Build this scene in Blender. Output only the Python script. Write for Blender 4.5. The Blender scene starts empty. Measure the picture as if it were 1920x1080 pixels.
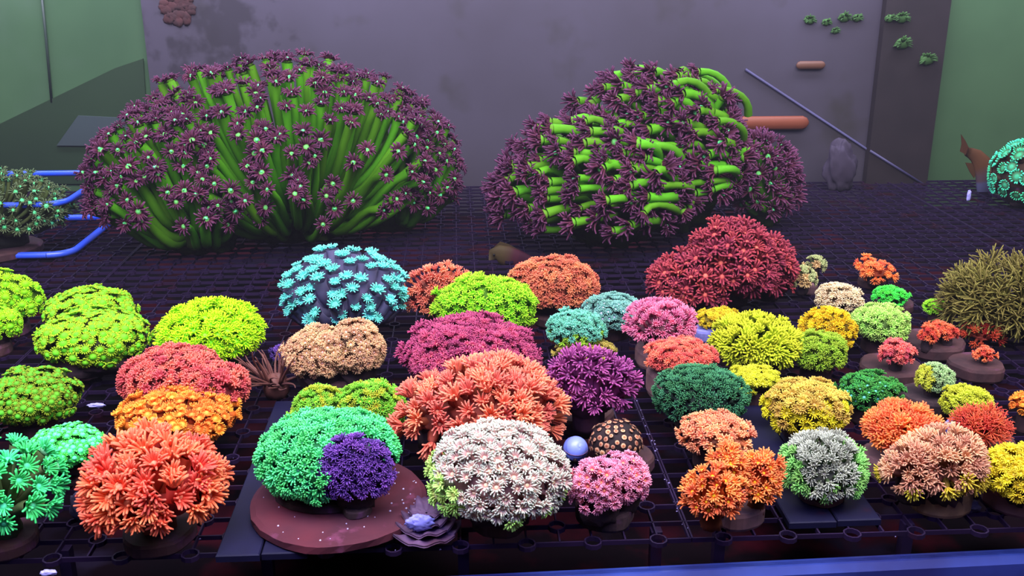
import bpy, math, random
import numpy as np
from mathutils import Vector, Matrix, Quaternion, noise

# ------------------------------------------------------------------ camera, world, lights, exposure
random.seed(7)
SC = bpy.context.scene
SC.view_settings.view_transform = 'Standard'
SC.view_settings.look = 'None'
SC.view_settings.exposure = 0.0
SC.view_settings.gamma = 1.0
SC.view_settings.use_curve_mapping = False

COL = bpy.data.collections.new('reef_tank')          # linked to the scene at the very end (fast)
F = 1890.0                                            # focal length in pixels of the 1920 wide frame
PITCH, YAW, EYE = math.radians(18.7), math.radians(3.2), Vector((0, 0, 0.40))
cam_d = bpy.data.cameras.new('camera')
cam_d.sensor_width = 36.0
cam_d.lens = F * 36.0 / 1920.0
cam_d.clip_start, cam_d.clip_end = 0.01, 50
cam = bpy.data.objects.new('camera', cam_d)
cam.location = EYE
cam.rotation_euler = (math.pi / 2 - PITCH, 0, -YAW)
SC.collection.objects.link(cam)
SC.camera = cam

world = bpy.data.worlds.new('world')
SC.world = world
world.use_nodes = True
world.node_tree.nodes['Background'].inputs[0].default_value = (0.42, 0.38, 0.62, 1)
world.node_tree.nodes['Background'].inputs[1].default_value = 0.20


def area(name, loc, aim, sx, sy, power, col, spread=180):
    l = bpy.data.lights.new(name, 'AREA')
    l.shape = 'RECTANGLE'
    l.spread = math.radians(spread)
    l.size, l.size_y, l.energy, l.color = sx, sy, power, col
    o = bpy.data.objects.new(name, l)
    o.location = loc
    o.rotation_euler = (Vector(aim) - Vector(loc)).to_track_quat('-Z', 'Y').to_euler()
    SC.collection.objects.link(o)
    return o


# the tank's overhead lamp, white-violet over the front rows; the rear strip is added
area('lamp_front', (0.05, 0.50, 1.05), (0.05, 0.95, 0.0), 2.1, 0.8, 39.0, (0.98, 0.93, 1.0), 130)
area('wall_fill_rear', (0.0, 1.63, 0.56), (0.0, 1.72, 0.15), 2.2, 0.08, 17.5, (0.72, 0.72, 1.0))  # narrow strip added close to the back wall to brighten its top
area('lamp_blue', (-0.2, 0.30, 0.75), (0.05, 0.75, 0.0), 1.6, 0.10, 7.0, (0.14, 0.2, 1.0))


# ------------------------------------------------------------------ helpers
def lin(c):
    return tuple(((v / 255.0) / 12.92 if v / 255.0 <= 0.04045 else ((v / 255.0 + 0.055) / 1.055) ** 2.4) for v in c[:3])


RX = Matrix.Rotation(-YAW, 3, 'Z') @ Matrix.Rotation(math.pi / 2 - PITCH, 3, 'X')
FWD = RX @ Vector((0, 0, -1))


def ray(px, py):
    return (RX @ Vector(((px - 960) / F, -(py - 540) / F, -1))).normalized()


def at_z(px, py, z=0.0):
    d = ray(px, py)
    return EYE + d * ((z - EYE.z) / d.z)


def at_y(px, py, y):
    d = ray(px, py)
    return EYE + d * (y / d.y)


def project(p):
    q = RX.transposed() @ (Vector(p) - EYE)
    return 960 + F * q.x / -q.z, 540 - F * q.y / -q.z


def put(o):
    COL.objects.link(o)
    return o


def tag(o, label=None, cat=None, group=None, kind=None):
    if label: o['label'] = label
    if cat: o['category'] = cat
    if group: o['group'] = group
    if kind: o['kind'] = kind
    return o


def thing(name, label, cat, loc=(0, 0, 0), group=None):
    o = bpy.data.objects.new(name, None)
    o.empty_display_size = 0.01
    o.location = loc
    return tag(put(o), label, cat, group)


def obj(name, me, parent=None, loc=(0, 0, 0), quat=None, scale=None):
    o = bpy.data.objects.new(name, me)
    if parent is not None: o.parent = parent
    o.location = loc
    if quat is not None:
        o.rotation_mode = 'QUATERNION'
        o.rotation_quaternion = quat
    if scale is not None:
        o.scale = scale if hasattr(scale, '__len__') else (scale,) * 3
    return put(o)


def mesh(name, V, Fc, mat=None, seg=None, smooth=True):
    me = bpy.data.meshes.new(name)
    me.from_pydata([tuple(v) for v in V], [], Fc)
    if seg is not None:
        a = me.attributes.new('seg', 'FLOAT', 'POINT')
        a.data.foreach_set('value', np.asarray(seg, dtype=np.float32))
    if smooth:
        me.polygons.foreach_set('use_smooth', np.ones(len(me.polygons), dtype=bool))
    if mat: me.materials.append(mat)
    me.update()
    return me


def box_geo(x0, x1, y0, y1, z0, z1, V, Fc):
    b = len(V)
    V += [(x0, y0, z0), (x1, y0, z0), (x1, y1, z0), (x0, y1, z0), (x0, y0, z1), (x1, y0, z1), (x1, y1, z1), (x0, y1, z1)]
    Fc += [tuple(b + i for i in f) for f in ((0, 3, 2, 1), (4, 5, 6, 7), (0, 1, 5, 4), (1, 2, 6, 5), (2, 3, 7, 6), (3, 0, 4, 7))]


def tube_geo(pts, rad, sides, V, Fc, cap=True):
    """tube along pts (list of Vector) with a radius per point"""
    b = len(V)
    n = len(pts)
    up = None
    for i, p in enumerate(pts):
        t = (pts[min(i + 1, n - 1)] - pts[max(i - 1, 0)]).normalized()
        if up is None:
            up = t.orthogonal().normalized()
        up = (up - t * up.dot(t)).normalized()
        sd = t.cross(up)
        for k in range(sides):
            a = 2 * math.pi * k / sides
            V.append(p + (up * math.cos(a) + sd * math.sin(a)) * rad[i])
    for i in range(n - 1):
        for k in range(sides):
            k2 = (k + 1) % sides
            Fc.append((b + i * sides + k, b + i * sides + k2, b + (i + 1) * sides + k2, b + (i + 1) * sides + k))
    if cap:
        Fc.append(tuple(b + k for k in range(sides))[::-1])
        Fc.append(tuple(b + (n - 1) * sides + k for k in range(sides)))


def nodes_of(m):
    m.use_nodes = True
    nt = m.node_tree
    return nt, nt.nodes['Principled BSDF']


def mat_noise(name, c1, c2, scale=20, rough=0.7, bump=0.0, spec=0.3, lo=0.35, hi=0.65, detail=4, extra=None):
    """two colours mixed by a noise; extra = list of (colour, scale, lo, hi) blotches laid over"""
    m = bpy.data.materials.new(name)
    nt, p = nodes_of(m)
    tc = nt.nodes.new('ShaderNodeTexCoord')

    def layer(prev, col, sc, lo_, hi_, det=4):
        n = nt.nodes.new('ShaderNodeTexNoise')
        n.inputs['Scale'].default_value = sc
        n.inputs['Detail'].default_value = det
        nt.links.new(tc.outputs['Object'], n.inputs['Vector'])
        r = nt.nodes.new('ShaderNodeMapRange')
        r.inputs[1].default_value, r.inputs[2].default_value = lo_, hi_
        nt.links.new(n.outputs[0], r.inputs[0])
        mx = nt.nodes.new('ShaderNodeMix')
        mx.data_type = 'RGBA'
        nt.links.new(r.outputs[0], mx.inputs[0])
        if isinstance(prev, tuple): mx.inputs[6].default_value = (*prev, 1)
        else: nt.links.new(prev, mx.inputs[6])
        mx.inputs[7].default_value = (*col, 1)
        return mx.outputs[2], n
    out, n0 = layer(lin(c1), lin(c2), scale, lo, hi, detail)
    for c, s, l, h in extra or ():
        out, _ = layer(out, lin(c), s, l, h, 6)
    nt.links.new(out, p.inputs['Base Color'])
    p.inputs['Roughness'].default_value = rough
    p.inputs['Specular IOR Level'].default_value = spec
    if bump:
        bp = nt.nodes.new('ShaderNodeBump')
        bp.inputs['Strength'].default_value = bump
        bp.inputs['Distance'].default_value = 0.004
        nt.links.new(n0.outputs[0], bp.inputs['Height'])
        nt.links.new(bp.outputs[0], p.inputs['Normal'])
    return m


KA = 0.80                                             # albedo per displayed colour


def mat_polyp(name, stalk, disc, mouth, tbase, tip, rough=0.65, var=0.22, k=KA, spec=0.12):
    """one material per coral: the pigment along a polyp (attribute seg: stalk 0-.3, disc .4, mouth .5, tentacle .6-1)"""
    m = bpy.data.materials.new(name)
    nt, p = nodes_of(m)
    at = nt.nodes.new('ShaderNodeAttribute')
    at.attribute_name = 'seg'
    rp = nt.nodes.new('ShaderNodeValToRGB')
    stops = [(0.0, [v * 0.8 for v in stalk]), (0.30, stalk), (0.40, disc), (0.5, mouth), (0.56, mouth), (0.6, tbase), (0.85, [(a + b) / 2 for a, b in zip(tbase, tip)]), (1.0, tip)]
    el = rp.color_ramp.elements
    while len(el) < len(stops): el.new(0.5)
    for e, (ps, c) in zip(el, stops):
        e.position = ps
        e.color = (*[min(0.92, v * k) for v in lin(c)], 1)
    nt.links.new(at.outputs['Fac'], rp.inputs[0])
    oi = nt.nodes.new('ShaderNodeObjectInfo')
    mr = nt.nodes.new('ShaderNodeMapRange')
    mr.inputs[3].default_value, mr.inputs[4].default_value = 1 - var, 1 + var * 0.6
    nt.links.new(oi.outputs['Random'], mr.inputs[0])
    hs = nt.nodes.new('ShaderNodeHueSaturation')
    mh = nt.nodes.new('ShaderNodeMapRange')
    mh.inputs[3].default_value, mh.inputs[4].default_value = 0.49, 0.512
    nt.links.new(oi.outputs['Random'], mh.inputs[0])
    nt.links.new(mh.outputs[0], hs.inputs['Hue'])
    nt.links.new(mr.outputs[0], hs.inputs['Value'])
    nt.links.new(rp.outputs[0], hs.inputs['Color'])
    nt.links.new(hs.outputs[0], p.inputs['Base Color'])
    p.inputs['Roughness'].default_value = rough
    p.inputs['Specular IOR Level'].default_value = spec
    return m


# ------------------------------------------------------------------ polyp geometry
def crown_geo(n=18, rd=0.2, lt=0.32, e0=70, e1=10, th=0.04, tip=1.0, rows=2, mouth=0.06, rng=None, segs=3, sides=4, dome=0.0, under=0.14, jit=12):
    """tentacle crown about one unit across, disc at z=0, opening along +z: (V, F, seg)"""
    V, Fc, S = [], [], []
    m = 10
    rings = [(0.45 * rd, -under, 0.32), (rd * 1.02, -0.03, 0.36), (rd * 0.8, 0.02 + dome * 0.5, 0.42), (rd * 0.42, 0.03 + dome, 0.46), (rd * 0.24, 0.03 + dome + mouth, 0.53)]
    for r, z, s in rings:
        for k in range(m):
            a = 2 * math.pi * k / m
            V.append((r * math.cos(a), r * math.sin(a), z)); S.append(s)
    for i in range(len(rings) - 1):
        for k in range(m):
            k2 = (k + 1) % m
            Fc.append((i * m + k, i * m + k2, (i + 1) * m + k2, (i + 1) * m + k))
    V.append((0, 0, 0.03 + dome + mouth * 0.4)); S.append(0.5)
    for k in range(m):
        Fc.append(((len(rings) - 1) * m + k, (len(rings) - 1) * m + (k + 1) % m, len(V) - 1))
    for i in range(n):
        row = i % rows
        a = 2 * math.pi * (i + rng.uniform(-0.25, 0.25)) / n
        ca, sa = math.cos(a), math.sin(a)
        s0 = math.radians((e0 if row == 0 else min(88, e0 + 18)) + rng.uniform(-jit, jit))
        s1 = math.radians((e1 if row == 0 else e1 + 28) + rng.uniform(-jit * 1.5, jit * 1.5))
        L = lt * rng.uniform(0.8, 1.12)
        r, z = rd * (0.95 if row == 0 else 0.74), 0.01 + dome * 0.5 * row
        b = len(V)
        sw = rng.uniform(-0.3, 0.3)
        side = 0.0
        for j in range(segs + 1):
            u = j / segs
            e = s0 + (s1 - s0) * u
            if j:
                r += L / segs * math.cos(e); z += L / segs * math.sin(e); side += L / segs * sw * u
            w = th * (1 - 0.35 * u) if j < segs else th * 0.62 * tip
            cx, cy = r * ca - side * sa, r * sa + side * ca
            for k in range(sides):
                q = 2 * math.pi * (k + 0.5) / sides
                dx, dn = math.cos(q) * w, math.sin(q) * w
                V.append((cx - sa * dx - ca * math.sin(e) * dn, cy + ca * dx - sa * math.sin(e) * dn, z + math.cos(e) * dn))
                S.append(0.6 + 0.4 * u)
        for j in range(segs):
            for k in range(sides):
                k2 = (k + 1) % sides
                Fc.append((b + j * sides + k, b + j * sides + k2, b + (j + 1) * sides + k2, b + (j + 1) * sides + k))
        tl = th * 0.6 * tip
        V.append(((r + tl * math.cos(s1)) * ca - side * sa, (r + tl * math.cos(s1)) * sa + side * ca, z + tl * math.sin(s1))); S.append(1.0)
        for k in range(sides):
            Fc.append((b + segs * sides + k, b + segs * sides + (k + 1) % sides, len(V) - 1))
    return V, Fc, S


def short_geo(L, r0, kw, rng):
    """short polyp: stalk of length L (units of crown size) from z=0, crown on top"""
    V, Fc, S = crown_geo(rng=rng, **kw)
    V = [(x, y, z + L) for x, y, z in V]
    rd = kw.get('rd', 0.2)
    b = len(V)
    for i, (z, r) in enumerate(((-0.1, r0 * 1.25), (L * 0.5, r0), (L - kw.get('under', 0.14), 0.45 * rd + 0.01))):
        for k in range(6):
            a = 2 * math.pi * k / 6
            V.append((r * math.cos(a), r * math.sin(a), z)); S.append(0.3 * max(0, z) / max(L, 0.01))
    for i in range(2):
        for k in range(6):
            Fc.append((b + i * 6 + k, b + i * 6 + (k + 1) % 6, b + (i + 1) * 6 + (k + 1) % 6, b + (i + 1) * 6 + k))
    return V, Fc, S


# polyp kinds: (stalk length, stalk radius, crown settings, packing) in units of the crown's width
KINDS = {
    'flower': (0.45, 0.15, dict(n=28, rd=0.21, lt=0.31, e0=68, e1=22, th=0.058, tip=1.15, rows=2, mouth=0.09), 0.33),
    'fine':   (0.35, 0.17, dict(n=18, rd=0.20, lt=0.34, e0=70, e1=32, th=0.066, rows=2, mouth=0.06), 0.35),
    'knob':   (0.45, 0.16, dict(n=16, rd=0.21, lt=0.31, e0=62, e1=25, th=0.068, tip=1.7, rows=2, mouth=0.06), 0.34),
    'cup':    (0.40, 0.24, dict(n=18, rd=0.32, lt=0.20, e0=80, e1=50, th=0.070, tip=1.2, rows=1, mouth=0.10), 0.52),
    'bubble': (0.40, 0.24, dict(n=16, rd=0.34, lt=0.18, e0=40, e1=5, th=0.075, tip=1.4, rows=1, mouth=0.04, dome=0.16), 0.50),
    'ring':   (0.30, 0.26, dict(n=14, rd=0.38, lt=0.12, e0=75, e1=40, th=0.062, tip=1.7, rows=1, mouth=0.03), 0.80),
    'button': (0.12, 0.28, dict(n=16, rd=0.36, lt=0.10, e0=45, e1=20, th=0.040, rows=1, mouth=0.04), 0.85),
    'shag':   (0.55, 0.14, dict(n=18, rd=0.17, lt=0.44, e0=76, e1=45, th=0.058, rows=2, mouth=0.05), 0.34),
    'plume':  (0.55, 0.18, dict(n=26, rd=0.17, lt=0.48, e0=80, e1=38, th=0.056, rows=2, mouth=0.06), 0.27),
}


def lump_geo(c, R, zmin, sub, amp, seed, fr=3.0):
    """bumpy ellipsoid as (V, F), flattened where it meets zmin"""
    V, Fc = [], []
    nu, nv = sub * 2, sub
    for j in range(nv + 1):
        th = math.pi * j / nv
        for i in range(nu if 0 < j < nv else 1):
            ph = 2 * math.pi * i / nu
            d = Vector((math.sin(th) * math.cos(ph), math.sin(th) * math.sin(ph), math.cos(th)))
            k = 1 + amp * noise.noise(d * fr + Vector((seed * 3.1, seed * 1.7, seed)))
            V.append((c[0] + R[0] * d.x * k, c[1] + R[1] * d.y * k, max(zmin, c[2] + R[2] * d.z * k)))

    def ix(j, i):
        if j == 0: return 0
        if j == nv: return len(V) - 1
        return 1 + (j - 1) * nu + i % nu
    for j in range(nv):
        for i in range(nu):
            if j == 0: Fc.append((0, ix(1, i), ix(1, i + 1)))
            elif j == nv - 1: Fc.append((ix(j, i), len(V) - 1, ix(j, i + 1)))
            else: Fc.append((ix(j, i), ix(j + 1, i), ix(j + 1, i + 1), ix(j, i + 1)))
    return V, Fc


def fit(box, c=0.8, plug=0.012, ry=0.95):
    """ellipsoid (centre, radii) whose picture fills the pixel box and whose foot stands at z = plug"""
    x0, y0, x1, y1 = box
    cx, cy = (x0 + x1) / 2, (y0 + y1) / 2
    zc = plug + 0.02
    for _ in range(12):
        p = at_z(cx, cy, zc)
        d = (p - EYE).dot(FWD)
        s = d / F
        th = math.asin(-ray(cx, cy).z)
        Rx, hz = (x1 - x0) / 2 * s, (y1 - y0) / 2 * s
        Ry = min(Rx * ry, 0.80 * hz / math.sin(th))
        Rz = math.sqrt(hz * hz - (Ry * math.sin(th)) ** 2) / math.cos(th)
        zc = 0.5 * zc + 0.5 * (plug + c * Rz)
    return p, Vector((Rx, Ry, Rz)), s


def disc_geo(r, h, seed, n=28, wob=0.13, z0=0.0):
    V, Fc = [], []
    prof = ((0.0, 0), (0.96, 0), (1.0, 0.15), (1.0, 0.8), (0.94, 1.0), (0.0, 1.0))
    for q, hh in prof[1:-1]:
        for k in range(n):
            a = 2 * math.pi * k / n
            w = 1 + wob * (noise.noise(Vector((math.cos(a) * 1.3 + seed, math.sin(a) * 1.3, seed * 2))) + 0.3 * noise.noise(Vector((math.cos(a) * 5 + seed, math.sin(a) * 5, seed + hh))))
            V.append((r * q * w * math.cos(a), r * q * w * math.sin(a), z0 + h * hh))
    for i in range(3):
        for k in range(n):
            Fc.append((i * n + k, i * n + (k + 1) % n, (i + 1) * n + (k + 1) % n, (i + 1) * n + k))
    Fc.append(tuple(range(n))[::-1])
    Fc.append(tuple(3 * n + k for k in range(n)))
    return V, Fc


M_PLUG = mat_noise('plug_clay', (44, 26, 30), (66, 40, 42), 40, 0.85, 0.3, extra=[((80, 44, 66), 60, 0.6, 0.7)])
M_PALE = mat_noise('pale_plug', (112, 80, 78), (86, 60, 68), 40, 0.85, 0.3, extra=[((80, 60, 60), 70, 0.55, 0.7)])
M_ROCK = mat_noise('coral_rock', (34, 24, 28), (60, 42, 46), 60, 0.9, 0.5, extra=[((95, 55, 95), 50, 0.6, 0.72)])
SEED = [1]
STATS = {}


def coral(label, boxes, kind, size, pal, pal2=None, split=None, c=0.8, plug=0.012, ry=0.95, amp=0.25, plug_mat=None, plug_box=None, plug_r=0.55,
          name='flower_coral', group='coral frags on the grid floor', lean=0.15, cover=118, base_col=None, nmax=300, jitter=0.25, var=0.22, keep=None, dens=1.0, z=0.0):
    """a coral colony: boxes = pixel boxes of its polyp mounds, size = a polyp's width in pixels"""
    SEED[0] += 1
    rng = random.Random(SEED[0] * 101)
    L, r0, kw, pack = KINDS[kind]
    if not isinstance(boxes[0], (tuple, list)): boxes = [boxes]
    mounds = [fit(b, c, plug + z, ry) for b in boxes]
    foot = Vector((sum(m[0].x for m in mounds) / len(mounds), sum(m[0].y for m in mounds) / len(mounds), z))
    root = thing(name, label, 'coral', foot, group)
    mats = [mat_polyp('polyp_skin', *pal, var=var)] + ([mat_polyp('polyp_skin_second', *pal2, var=var)] if pal2 else [])
    sc = size * mounds[0][2]
    variants = []
    for m in mats:
        vs = []
        for _ in range(3):
            V, Fc, S = short_geo(L, r0, kw, rng)
            vs.append((mesh('polyp', V, Fc, m, S), (V, Fc, S)))
        variants.append(vs)
    lowkw = dict(kw, n=max(7, kw['n'] // 2), segs=2, sides=3, th=kw['th'] * 1.4)
    # skeleton
    V, Fc = [], []
    spots = []
    low = []
    fw = 0.62 if len(mounds) == 1 else 0.95
    for mi, (ctr, R, s) in enumerate(mounds):
        ins = sc * (L + 0.18)
        r = Vector((max(R.x * 0.35, R.x - ins), max(R.y * 0.35, R.y - ins), max(R.z * 0.3, R.z - ins)))
        v, f = lump_geo((0, 0, 0), r, plug + z - ctr.z, 14, amp, SEED[0] + mi)
        o = Vector(ctr) - foot
        b = len(V)
        V += [(x + o.x, y + o.y, z_ + o.z) for x, y, z_ in v]
        Fc += [tuple(b + i for i in q) for q in f]
        low += [1 if sum(v[q_][2] for q_ in q) / len(q) < -0.22 * r.z else 0 for q in f]
        # foot pillar of rock below the mound
        v, f = lump_geo((o.x, o.y, (plug + o.z) * 0.4), (r.x * fw, r.y * fw, max(0.004, min((plug + o.z) * 0.55, o.z * 0.6 + r.z * 0.25 - plug * 0.4))), plug * 0.6, 12, 0.22, SEED[0] + 9, 5)
        b = len(V)
        V += v
        Fc += [tuple(b + i for i in q) for q in f]
        low += [1] * len(f)
        pp = ((r.x * r.y) ** 1.6 + (r.x * r.z) ** 1.6 + (r.y * r.z) ** 1.6) / 3
        areaE = 4 * math.pi * pp ** (1 / 1.6)
        area_o = areaE * (((R.x + R.y + R.z) / (r.x + r.y + r.z)) ** 2)
        cm = math.cos(math.radians(cover))
        n = int(dens * 0.5 * (areaE + area_o) * (1 - cm) / 2 / (pack * sc * sc))
        nrg = np.random.default_rng(SEED[0] * 13 + mi)
        dmin = 0.80 * (pack / dens) ** 0.5 * sc * (0.5 + 0.5 * (areaE / area_o) ** 0.5)
        taken = np.zeros((n * 3 + 10, 3))
        got = 0
        for i in range(n * 14):
            u = nrg.uniform(cm, 1)
            ph = nrg.uniform(0, 6.28319)
            q = math.sqrt(max(0, 1 - u * u))
            d = Vector((q * math.cos(ph), q * math.sin(ph), u))
            k = 1 + amp * noise.noise(d * 3.0 + Vector(((SEED[0] + mi) * 3.1, (SEED[0] + mi) * 1.7, SEED[0] + mi)))
            p = Vector((r.x * d.x * k, r.y * d.y * k, r.z * d.z * k))
            w = Vector(ctr) + p
            if w.z < z + plug * 0.7: continue
            nr = Vector((d.x / R.x, d.y / R.y, d.z / R.z)).normalized()
            vdir = (EYE - w).normalized()
            face = nr.dot(vdir)
            if face < -0.45 or got >= len(taken): continue
            pa = np.array(p)
            if got and ((taken[:got] - pa) ** 2).sum(1).min() < dmin * dmin: continue
            taken[got] = pa
            got += 1
            inside = False
            for mj, (c2, R2, _s) in enumerate(mounds):
                if mj != mi:
                    e = w + nr * sc * L - c2
                    if (e.x / R2.x) ** 2 + (e.y / R2.y) ** 2 + (e.z / R2.z) ** 2 < 0.82: inside = True
            if inside: continue
            if keep and not keep(*project(w + nr * sc * L)): continue
            dr = (nr + Vector((0, 0, lean)) + Vector((rng.gauss(0, 0.13), rng.gauss(0, 0.13), rng.gauss(0, 0.10)))).normalized()
            which = 0
            if pal2:
                hh = (w.z - (ctr.z - R.z)) / (2 * R.z)
                which = 1 if (split(hh, d, rng) if split else hh < 0.45 + rng.uniform(-0.12, 0.12)) else 0
            spots.append((face, w - foot + nr * sc * rng.gauss(0, 0.09), dr, which, sc * rng.uniform(0.82, 1.18)))
    base = base_col or tuple(v * 0.72 for v in pal[3])
    mb = mat_noise('coral_flesh', base, tuple(v * 0.6 for v in base), 60, 0.8, 0.3)
    sk = mesh('skeleton', V, Fc, mb)
    sk.materials.append(M_ROCK)
    sk.polygons.foreach_set('material_index', np.array(low, dtype=np.int32))
    obj('skeleton', sk, root)
    spots.sort(key=lambda q: -q[0])
    for i, (fa, p, dr, wh, s) in enumerate(spots[:nmax]):
        me = variants[wh][rng.randrange(3)][0]
        obj('polyp', me, root, p, Quaternion((0, 0, 1), rng.uniform(0, 6.28)) if False else dr.to_track_quat('Z', 'Y') @ Quaternion((0, 0, 1), rng.uniform(0, 6.28)), s)
    rest = spots[nmax:]
    for wh in range(len(mats)):
        rr = [q for q in rest if q[3] == wh]
        if not rr: continue
        Va, Fa, Sa, off = [], [], [], 0
        proto = short_geo(L, r0, lowkw, rng)
        P = np.array(proto[0]); T = proto[1]; S = proto[2]
        for fa, p, dr, _w, s in rr:
            mtx = np.array((dr.to_track_quat('Z', 'Y') @ Quaternion((0, 0, 1), rng.uniform(0, 6.28))).to_matrix()) * s
            Va.append(P @ mtx.T + np.array(p))
            Fa += [tuple(off + i for i in q) for q in T]
            Sa += S
            off += len(P)
        tag(obj('small_polyps', mesh('small_polyps', np.concatenate(Va), Fa, mats[wh], Sa), root), kind='stuff')
    STATS[label] = len(spots)
    # plug disc
    if plug > 0:
        if plug_box:
            pc = at_z((plug_box[0] + plug_box[2]) / 2, (plug_box[1] + plug_box[3]) / 2, plug * 0.5 + z)
            pr = (plug_box[2] - plug_box[0]) / 2 * (pc - EYE).dot(FWD) / F
        else:
            pc, pr = foot, plug_r * max(m[1].x for m in mounds) * (1 if len(mounds) == 1 else 1.3)
        v, f = disc_geo(pr, plug, SEED[0])
        obj('plug', mesh('plug', v, f, plug_mat or M_PLUG, smooth=False), root, (pc.x - foot.x, pc.y - foot.y, 0))
    return root


def stalk_mesh(pts, r0, r1, mat, sides=7):
    V, Fc = [], []
    n = len(pts)
    rad = [r0 + (r1 - r0) * (i / (n - 1)) for i in range(n)]
    rad[-1] = r1 * 1.25
    tube_geo(pts, rad, sides, V, Fc, cap=False)
    S = [0.3 * i / (n - 1) for i in range(n) for _ in range(sides)]
    return mesh('polyp', V, Fc, mat, S)


def bez(p0, p1, p2, p3, n):
    out = []
    for i in range(n):
        t = i / (n - 1)
        out.append(p0 * (1 - t) ** 3 + p1 * 3 * t * (1 - t) ** 2 + p2 * 3 * t * t * (1 - t) + p3 * t ** 3)
    return out


LONGKW = dict(n=24, rd=0.17, lt=0.40, e0=55, e1=-5, th=0.034, rows=2, mouth=0.06, jit=16)


def long_coral(label, boxes, size, pal, n, inner=0.4, stalk_w=0.30, c=0.8, plug=0.012, ry=0.95, kw=None, name='flower_coral', group='coral frags on the grid floor',
               mouth_mat=None, flow=None, droop=0.0, skip=None, plug_mat=None, plug_box=None, plug_r=0.5, base_col=None, cover=115, sway=0.15, inner_c=(0, 0, -0.35), jitter=0.12, var=0.2,
               crown_name='tentacle_crown', size_var=0.2, amp=0.1, skel=0.9, segn=7, lean=0.1, fill=1.7, extra=()):
    """a colony whose polyps show their stalks: tips on the mound's outline, feet on a smaller core"""
    SEED[0] += 1
    rng = random.Random(SEED[0] * 77)
    if not isinstance(boxes[0], (tuple, list)): boxes = [boxes]
    mounds = [fit(b, c, plug, ry) for b in boxes]
    foot = Vector((mounds[0][0].x, mounds[0][0].y, 0))
    root = thing(name, label, 'coral', foot, group)
    m = mat_polyp('polyp_skin', *pal, var=var)
    kw = dict(LONGKW, **(kw or {}))
    crowns = []
    for _ in range(4):
        V, Fc, S = crown_geo(rng=rng, **kw)
        crowns.append(mesh('tentacle_crown', V, Fc, m, S))
    mouth_me = None
    if mouth_mat:
        v, f = lump_geo((0, 0, 0.07), (0.085, 0.085, 0.10), -1, 6, 0.25, 4)
        mouth_me = mesh('mouth', v, f, mouth_mat)
    sc = size * mounds[0][2]
    V, Fc = [], []
    items = []
    tot = sum(q[1].x * q[1].z for q in mounds)
    for mi, (ctr, R, s) in enumerate(mounds):
        core = ctr + Vector((inner_c[0] * R.x, inner_c[1] * R.y, inner_c[2] * R.z))
        Rc = R * inner
        o = core - foot
        v, f = lump_geo(o, Rc * skel, plug * 0.8, 18, 0.2, SEED[0])
        b = len(V); V += v; Fc += [tuple(b + i for i in q) for q in f]
        v, f = lump_geo((o.x, o.y, o.z * 0.45), (Rc.x * 0.75, Rc.y * 0.75, o.z * 0.6), plug * 0.6, 12, 0.3, SEED[0] + 5)
        b = len(V); V += v; Fc += [tuple(b + i for i in q) for q in f]
        cm = math.cos(math.radians(cover))
        nn = int(n * R.x * R.z / tot * fill)
        got = 0
        for i in range(nn):
            u = 1 - (1 - cm) * (i + 0.5) / nn
            ph = i * 2.399963 + rng.uniform(-jitter, jitter)
            u = max(-0.95, min(1, u + rng.uniform(-1, 1) * jitter * 0.4))
            q = math.sqrt(max(0, 1 - u * u))
            d = Vector((q * math.cos(ph), q * math.sin(ph), u))
            k = 1 + amp * noise.noise(d * 3 + Vector((SEED[0] * 2.3, mi, 0))) + rng.uniform(-0.08, 0.03)
            nr = Vector((d.x / R.x, d.y / R.y, d.z / R.z)).normalized()
            tip = ctr + Vector((R.x * d.x, R.y * d.y, R.z * d.z)) * k - nr * sc * 0.3
            if tip.z < 0.015: tip.z = 0.015 + rng.uniform(0, 0.01)
            face = nr.dot((EYE - tip).normalized())
            if face < -0.35: continue
            if skip and skip(*project(tip), rng): continue
            inside = False
            for mj, (c2, R2, _s) in enumerate(mounds):
                if mj != mi:
                    e = tip - c2
                    if (e.x / R2.x) ** 2 + (e.y / R2.y) ** 2 + (e.z / R2.z) ** 2 < 0.75: inside = True
            if inside: continue
            dd = (d + Vector((0, 0, -0.15))).normalized()
            b0 = core + Vector((Rc.x * dd.x, Rc.y * dd.y, Rc.z * dd.z)) * 0.9
            n0 = dd
            n1 = (nr + Vector((0, 0, lean)) + Vector((rng.gauss(0, 1), rng.gauss(0, 1), rng.gauss(0, 1))) * sway).normalized()
            if flow:
                b0, n0, n1 = flow(ctr, R, d, tip, b0, n0, n1, rng)
            items.append((face, b0, n0, tip, n1))
    for bp, n0, tp, n1 in extra:
        items.append((9, bp, n0, tp, n1))
    items.sort(key=lambda q: -q[0])
    items = items[:max(n, 1)]
    base = base_col or tuple(v * 0.5 for v in pal[0])
    obj('skeleton', mesh('skeleton', V, Fc, mat_noise('coral_flesh', base, tuple(v * 0.6 for v in base), 50, 0.8, 0.3)), root)
    for fa, b0, n0, tip, n1 in items:
        sz = sc * rng.uniform(1 - size_var, 1 + size_var)
        Ld = (tip - b0).length
        end = tip - n1 * sz * 0.10
        pts = bez(b0, b0 + n0 * Ld * 0.35, end - n1 * Ld * 0.38, end, segn)
        w = stalk_w * sz * 0.5
        me = stalk_mesh([p - b0 for p in pts], w * 1.12, w * 0.86, m)
        so = obj('polyp', me, root, b0 - foot)
        qt = n1.to_track_quat('Z', 'Y') @ Quaternion((0, 0, 1), rng.uniform(0, 6.28))
        obj(crown_name, crowns[rng.randrange(4)], so, end - b0 + n1 * sz * 0.12, qt, sz)
        if mouth_me and rng.random() < 0.75:
            obj('mouth', mouth_me, so, end - b0 + n1 * sz * 0.12, qt, (sz * rng.uniform(0.4, 1.0), sz * rng.uniform(0.5, 1.1), sz * rng.uniform(0.7, 1.1)))
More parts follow.
